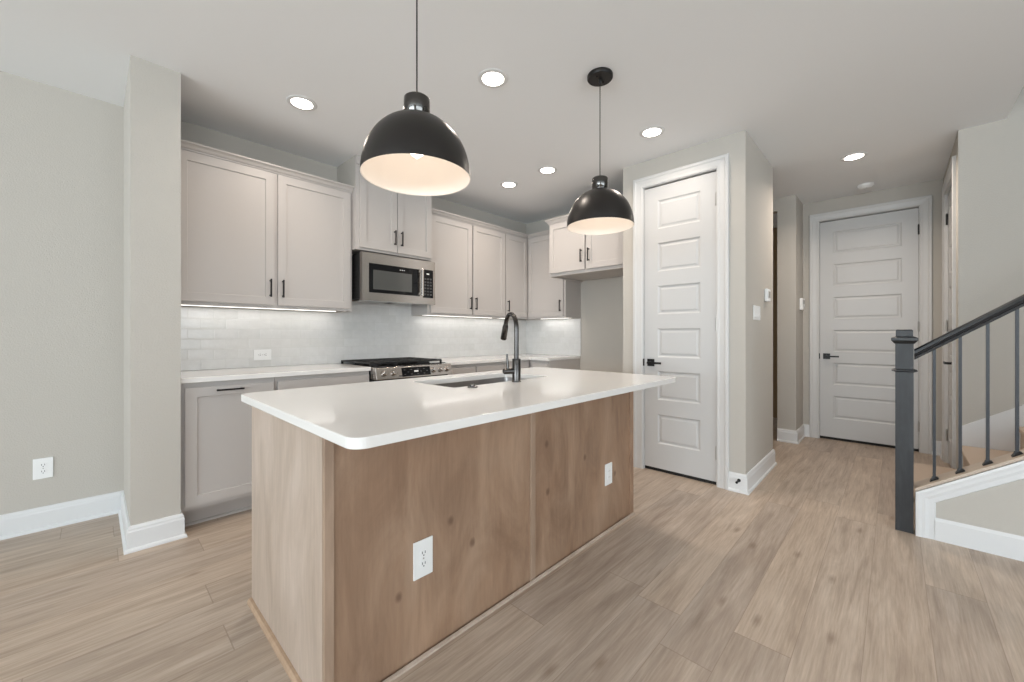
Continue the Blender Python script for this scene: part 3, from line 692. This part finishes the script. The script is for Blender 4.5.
# disposal button
t = thing('disposal_button', 'small round chrome button on the worktop beside the sink', 'button', (1.325, 1.545, 0.930))
MB().lathe([(0.026, 0), (0.026, 0.004), (0.022, 0.006)], (0, 0, 0), 'z', 28, True).build('flange', M['faucet'], t)
MB().lathe([(0.014, 0), (0.014, 0.010), (0.011, 0.012)], (0, 0, 0.003), 'z', 24, True).build('push_button', M['faucet'], t)

# ------------------------------------------------------------------ outlets and switches
def wall_plate(name, loc, rz, w_, h_, label, kind='duplex', horizontal=False, group=None):
    t = thing(name, label, 'outlet' if 'outlet' in name else 'switch', loc, rz, group)
    MB().box(-w_ / 2, w_ / 2, -0.006, -0.0003, -h_ / 2, h_ / 2).build('plate', M['plate'], t, bevel=0.002)
    if kind == 'duplex':
        for s in (-1, 1):
            cu, cz = (s * 0.020, 0) if horizontal else (0, s * 0.020)
            r = MB().lathe([(0.0155, -0.0075), (0.0155, -0.005)], (cu, 0, cz), 'y', 24, True).build('receptacle', M['plate'], t)
            q = MB()
            for e in (-1, 1):
                if horizontal: q.box(cu - 0.002, cu + 0.007, -0.0082, -0.006, cz + e * 0.006 - 0.0012, cz + e * 0.006 + 0.0012)
                else: q.box(cu + e * 0.006 - 0.0012, cu + e * 0.006 + 0.0012, -0.0082, -0.006, cz - 0.002, cz + 0.007)
            q.cyl((cu - (0.008 if horizontal else 0), -0.0082, cz - (0 if horizontal else 0.008)), 0.0025, 0.002, 'y', 10)
            q.build('slots', M['slot'], r)
        MB().cyl((0, -0.0075, 0), 0.003, 0.002, 'y', 10).build('screw', M['hinge'], t)
    elif kind == 'decora':
        r = MB().box(-0.0165, 0.0165, -0.0085, -0.005, -0.033, 0.033).build('receptacle', M['plate'], t, bevel=0.001)
        for z in (-0.018, 0.018):
            for e in (-1, 1): MB().box(e * 0.006 - 0.001, e * 0.006 + 0.001, -0.0092, -0.008, z - 0.003, z + 0.005).build('slot', M['hinge'], r)
    else:
        n = kind
        for i in range(n):
            u = (i - (n - 1) / 2) * 0.046
            MB().prism([(-0.005, -0.033), (-0.011, -0.031), (-0.007, 0.0), (-0.0075, 0.033), (-0.005, 0.033)], 'x', u - 0.016, u + 0.016).build('rocker', M['plate'], t)
    return t
wall_plate('wall_outlet', (-0.217, 3.785, 0.376), 0, 0.082, 0.126, 'white duplex outlet on the plain left wall')
wall_plate('wall_outlet', (0.945, 3.709, 1.035), 0, 0.125, 0.085, 'white horizontal outlet on the tile backsplash', horizontal=True)
wall_plate('island_outlet', (0.850, IY0 + 0.005, 0.362), 0, 0.084, 0.138, 'white outlet on the near panel of the island')
wall_plate('island_outlet', (2.190, IY0 + 0.005, 0.340), 0, 0.080, 0.130, 'white outlet on the farther panel of the island', kind='decora')
wall_plate('light_switch', (3.73, 0.815, 1.375), 0, 0.21, 0.115, 'white switch plate on the pantry side wall', kind=4)
t = thing('thermostat', 'white thermostat above the switch plate on the pantry side wall', 'thermostat', (4.06, 0.815, 1.54))
MB().box(-0.055, 0.055, -0.026, -0.0003, -0.055, 0.055).build('housing', M['plate'], t, bevel=0.006)
box1('screen', M['hinge'], t, -0.035, 0.035, -0.0275, -0.0255, -0.022, 0.032)
t = thing('alarm_keypad', 'white alarm keypad on the hall wall left of the far door', 'keypad', (5.64, 0.788, 1.55))
MB().box(-0.075, 0.075, -0.030, -0.0003, -0.068, 0.068).build('housing', M['plate'], t, bevel=0.006)
box1('screen', M['hinge'], t, -0.05, 0.05, -0.0315, -0.029, 0.0, 0.045)
# door stop
t = thing('door_stop', 'small black spring door stop on the pantry baseboard', 'door stop', (3.384, 0.855, 0.092))
MB().lathe([(0.012, 0.0), (0.012, -0.004), (0.008, -0.006)], (0, 0, 0), 'x', 20, True).build('mount', M['black'], t)
sp_ = [(-0.005 - 0.05 * k / 90, 0.0062 * math.cos(k * 0.9), 0.0062 * math.sin(k * 0.9)) for k in range(91)]
MB().tube(sp_, 0.0016, 6).build('spring', M['black'], t)
MB().lathe([(0.009, 0), (0.009, -0.012), (0.006, -0.014)], (-0.054, 0, 0), 'x', 16, True).build('tip', M['black'], t)

# ------------------------------------------------------------------ pendants
def pendant(x, y, label, dz):
    t = thing('pendant_light', label, 'pendant light', (x, y, H), 0, 'black dome pendants over the island')
    MB().lathe([(0.001, 0), (0.073, 0), (0.075, -0.004), (0.075, -0.020), (0.071, -0.025), (0.001, -0.025)], (0, 0, 0), 'z', 40).build('canopy', M['black'], t, smooth=True)
    MB().lathe([(0.009, -0.025), (0.009, -0.045), (0.006, -0.050), (0.001, -0.050)], (0, 0, 0), 'z', 16).build('strain_relief', M['black'], t, smooth=True)
    for s in (-1, 1): MB().cyl((s * 0.035, 0, -0.031), 0.0045, 0.006, 'z', 10).build('canopy_screw', M['cup'], t)
    MB().cyl((0, 0, -0.602 - dz), 0.0028, 0.56 + dz, 'z', 10).build('cord', M['black'], t)
    MB().lathe([(0.001, -0.598), (0.010, -0.598), (0.012, -0.606), (0.040, -0.608), (0.046, -0.613), (0.047, -0.620), (0.047, -0.672), (0.044, -0.676), (0.044, -0.682)], (0, 0, -dz), 'z', 40).build('socket_cup', M['cup'], t, smooth=True)
    zt, zb, R = -0.680 - dz, -0.898 - dz, 0.1955
    out = []
    for k in range(25):
        a = PI / 2 * k / 24; out.append((max(0.044, R * math.sin(a) ** 0.90), zt - (zt - zb) * (1 - math.cos(a) ** 1.0)))
    prof = [q for q in out]
    MB().lathe([(0.03, zt)] + prof + [(R, zb - 0.002)], (0, 0, 0), 'z', 64).build('shade', M['shade_out'], t, smooth=True)
    sh = t.children[-1]
    inner = [(max(0.02, r - 0.003), z - 0.0015) for r, z in out[:-1]] + [(R - 0.003, zb)]
    MB().lathe(inner + [(R, zb - 0.002)], (0, 0, 0), 'z', 64).build('lining', M['shade_in'], t, smooth=True)
    MB().lathe([(0.018, zt - 0.002), (0.018, zt - 0.061), (0.014, zt - 0.066), (0.014, zt - 0.076)], (0, 0, 0), 'z', 20, True).build('socket', M['plate'], t, smooth=True)
    bl = [(0.013, zt - 0.074)] + [(0.030 * math.sin(PI * k / 12) + 0.001 if k > 2 else 0.014 + 0.004 * k, zt - 0.080 - 0.064 * k / 12 - 0.006) for k in range(0, 13)]
    bu = MB().lathe(bl, (0, 0, 0), 'z', 24, True).build('bulb', M['bulb'], t, smooth=True)
    l = bpy.data.lights.new('pendant_lamp', 'POINT'); l.energy = PEND; l.color = (1.0, 0.90, 0.82); l.shadow_soft_size = 0.03
    o = bpy.data.objects.new('pendant_lamp', l); C.objects.link(o); o.parent = t; o.location = (0, 0, zt - 0.195)
PEND = 0.30
pendant(0.818, 1.266, 'black dome pendant over the near end of the island', 0.071)
pendant(2.083, 1.269, 'black dome pendant over the far end of the island', 0.004)

# ------------------------------------------------------------------ recessed lights, smoke detector
def downlight(x, y, label, power=5.0):
    t = thing('recessed_light', label, 'ceiling light', (x, y, H), 0, 'recessed ceiling lights')
    MB().lathe([(0.064, -0.002), (0.066, -0.006), (0.089, -0.004), (0.092, -0.0005), (0.064, -0.0005)], (0, 0, 0), 'z', 40).build('trim_ring', M['trim'], t, smooth=True)
    MB().lathe([(0.0645, -0.0004), (0.0645, -0.0035), (0.001, -0.0035)], (0, 0, 0), 'z', 40).build('lens', M['led'], t)
    l = bpy.data.lights.new('recessed_lamp', 'AREA'); l.shape = 'DISK'; l.size = 0.14; l.energy = power; l.color = (1.0, 0.865, 0.74); l.spread = math.radians(150)
    o = bpy.data.objects.new('recessed_lamp', l); C.objects.link(o); o.parent = t; o.location = (0, 0, -0.006)
downlight(0.959, 2.858, 'recessed light above the left wall cabinet')
downlight(1.664, 1.752, 'recessed light between the two pendants')
downlight(2.941, 1.338, 'recessed light nearest the pantry door')
downlight(2.941, 2.355, 'recessed light left of the far pendant cord, the nearer of a pair')
downlight(2.950, 2.868, 'recessed light nearest the corner wall cabinets')
downlight(5.0, 2.2, 'unseen recessed light added to warm the side passage off the hall', 2.5)  # unseen lamp, added to light the passage warmly
downlight(4.557, 0.257, 'recessed light in the hall ceiling', 12)
t = thing('smoke_detector', 'round white smoke detector on the hall ceiling by the far door', 'smoke detector', (5.50, 0.218, H))
MB().lathe([(0.001, -0.038), (0.045, -0.038), (0.052, -0.034), (0.058, -0.022), (0.066, -0.018), (0.068, -0.0005), (0.001, -0.0005)], (0, 0, 0), 'z', 36).build('housing', M['plate'], t, smooth=True)
MB().lathe([(0.012, -0.0385), (0.012, -0.041), (0.001, -0.041)], (0, 0, 0), 'z', 20).build('test_button', M['trim'], t)

# ------------------------------------------------------------------ stairs, knee wall, railing
SL = 0.687
def capz(y): return 0.279 + SL * (-0.085 - y)
YE = -3.2
kw = MB().prism([(-0.088, 0.0), (-0.088, capz(-0.088) - 0.022), (YE, capz(YE) - 0.022), (YE, 0.0)], 'x', 3.402, 3.515).build('wall_knee', M['wall'])
tag(kw, 'low sloping grey wall under the stair railing', 'wall', kind='structure')
cp = MB().prism([(-0.086, capz(-0.086) - 0.021), (-0.086, capz(-0.086)), (YE, capz(YE)), (YE, capz(YE) - 0.021)], 'x', 3.388, 3.53).build('trim_5', M['cap'], bevel=0.003)
tag(cp, 'sloping beige cap carrying the balusters', 'trim', kind='structure')
kp_ = [(0.0, 0.0), (0.0, -0.020), (0.012, -0.022), (0.026, -0.018), (0.040, -0.018), (0.055, -0.012), (0.078, -0.011), (0.084, 0.0)]
b = MB().sweep(kp_, [(0.089, 0.0), (0.089, capz(-0.089) - 0.023), (3.2, capz(-3.2) - 0.023)][::-1], lambda u, z, hh: (3.402 + hh, -u, z))
tag(b.build('trim_6', M['trim']), 'white moulding framing the sloping wall beneath the railing', 'trim', kind='structure')
baseboard('baseboard_stair', [(3.402, -3.2), (3.402, -0.168)][::-1][::-1], 'white baseboard at the foot of the sloping stair wall', prof=[(0, 0), (0.014, 0), (0.014, 0.112), (0.006, 0.128), (0, 0.128)])
# carpeted stairs
poly = [(-0.10, 0.0)]
y, z = -0.10, 0.0
for k in range(11):
    z += 0.184; poly += [(y, z - 0.03), (y + 0.022, z - 0.025), (y + 0.022, z)]; y -= 0.268; poly += [(y, z)]
poly += [(y, 0.0)]
st = MB().prism(poly, 'x', 3.517, 4.503).build('staircase', M['carpet'], bevel=0.006)
tag(st, 'carpeted staircase rising to the right behind the railing', 'staircase', kind='structure')
sk = MB().prism([(-0.347, 0.0), (-0.347, 0.50), (-3.1, 0.50 + 0.67 * (3.1 - 0.347)), (-3.1, 0.0)], 'x', 4.505, 4.5198).build('trim_7', M['trim'])
tag(sk, 'white skirt board rising along the wall behind the stairs', 'trim', kind='structure')

t = thing('stair_railing', 'charcoal newel post with sloping handrail and thin iron balusters', 'railing', (3.442, -0.041, 0))
def wsq(b, hw, z0, z1, hw2=None):
    hw2 = hw if hw2 is None else hw2
    A = [b.bm.verts.new((sx * hw, sy * hw, z0)) for sx, sy in ((-1, -1), (1, -1), (1, 1), (-1, 1))]
    B2 = [b.bm.verts.new((sx * hw2, sy * hw2, z1)) for sx, sy in ((-1, -1), (1, -1), (1, 1), (-1, 1))]
    b.bm.faces.new(A[::-1]); b.bm.faces.new(B2)
    for k in range(4): b.bm.faces.new([A[k], A[(k + 1) % 4], B2[(k + 1) % 4], B2[k]])
b = MB(); wsq(b, 0.040, 0, 0.9695); nw = b.build('newel_post', M['char'], t)
b = MB(); wsq(b, 0.042, 0.970, 0.977, 0.057); wsq(b, 0.057, 0.977, 0.981); wsq(b, 0.057, 0.981, 0.988, 0.042); b.build('collar', M['char'], nw)
b = MB(); wsq(b, 0.040, 0.988, 1.142); b.build('upper_post', M['char'], nw)
b = MB(); wsq(b, 0.043, 1.142, 1.162, 0.059); wsq(b, 0.059, 1.162, 1.178); wsq(b, 0.059, 1.178, 1.187, 0.040); wsq(b, 0.038, 1.187, 1.222); wsq(b, 0.038, 1.222, 1.228, 0.033); b.build('post_cap', M['char'], nw)
# handrail
def hz(y): return 1.106 + 0.735 * (-0.08 - y)
prof = [(-0.018, -0.062), (0.018, -0.062), (0.020, -0.046), (0.028, -0.040), (0.031, -0.026), (0.029, -0.010), (0.018, -0.001), (0, 0.001), (-0.018, -0.001), (-0.029, -0.010), (-0.031, -0.026), (-0.028, -0.040), (-0.020, -0.046)]
b = MB(); A = []
for y in (-0.0845, -3.0):
    A.append([b.bm.verts.new((3.442 + a, y, hz(y) + c_ * 1.03)) for a, c_ in prof])
for k in range(len(prof)): j = (k + 1) % len(prof); b.bm.faces.new([A[0][k], A[0][j], A[1][j], A[1][k]])
b.bm.faces.new(A[0]); b.bm.faces.new(A[1][::-1])
b.build('handrail', M['rail'], t, world=True)
yb = -0.168; k = 0
while yb > -1.9:
    zb = capz(yb); ztp = hz(yb) - 0.060
    o = MB().box(3.442 - 0.0065, 3.442 + 0.0065, yb - 0.0065, yb + 0.0065, zb + 0.002, ztp).build('baluster', M['bal'], t, world=True)
    q = MB()
    for hw, a, c_ in ((0.019, 0.0, 0.010), (0.012, 0.010, 0.020)):
        vs = []
        for zz, kk in ((a, 1.0), (c_, 0.78)):
            vs.append([q.bm.verts.new((3.442 + sx * hw * kk, yb + sy * hw * kk, zb + zz - SL * sy * hw * kk * (1 if zz < 0.015 else 0.4) + 0.001)) for sx, sy in ((-1, -1), (1, -1), (1, 1), (-1, 1))])
        q.bm.faces.new(vs[0][::-1]); q.bm.faces.new(vs[1])
        for i in range(4): q.bm.faces.new([vs[0][i], vs[0][(i + 1) % 4], vs[1][(i + 1) % 4], vs[1][i]])
    s_ = q.build('baluster_shoe', M['black'], o)
    s_.data.transform(Matrix.Translation(-Vector(t.location)))
    yb -= 0.1025
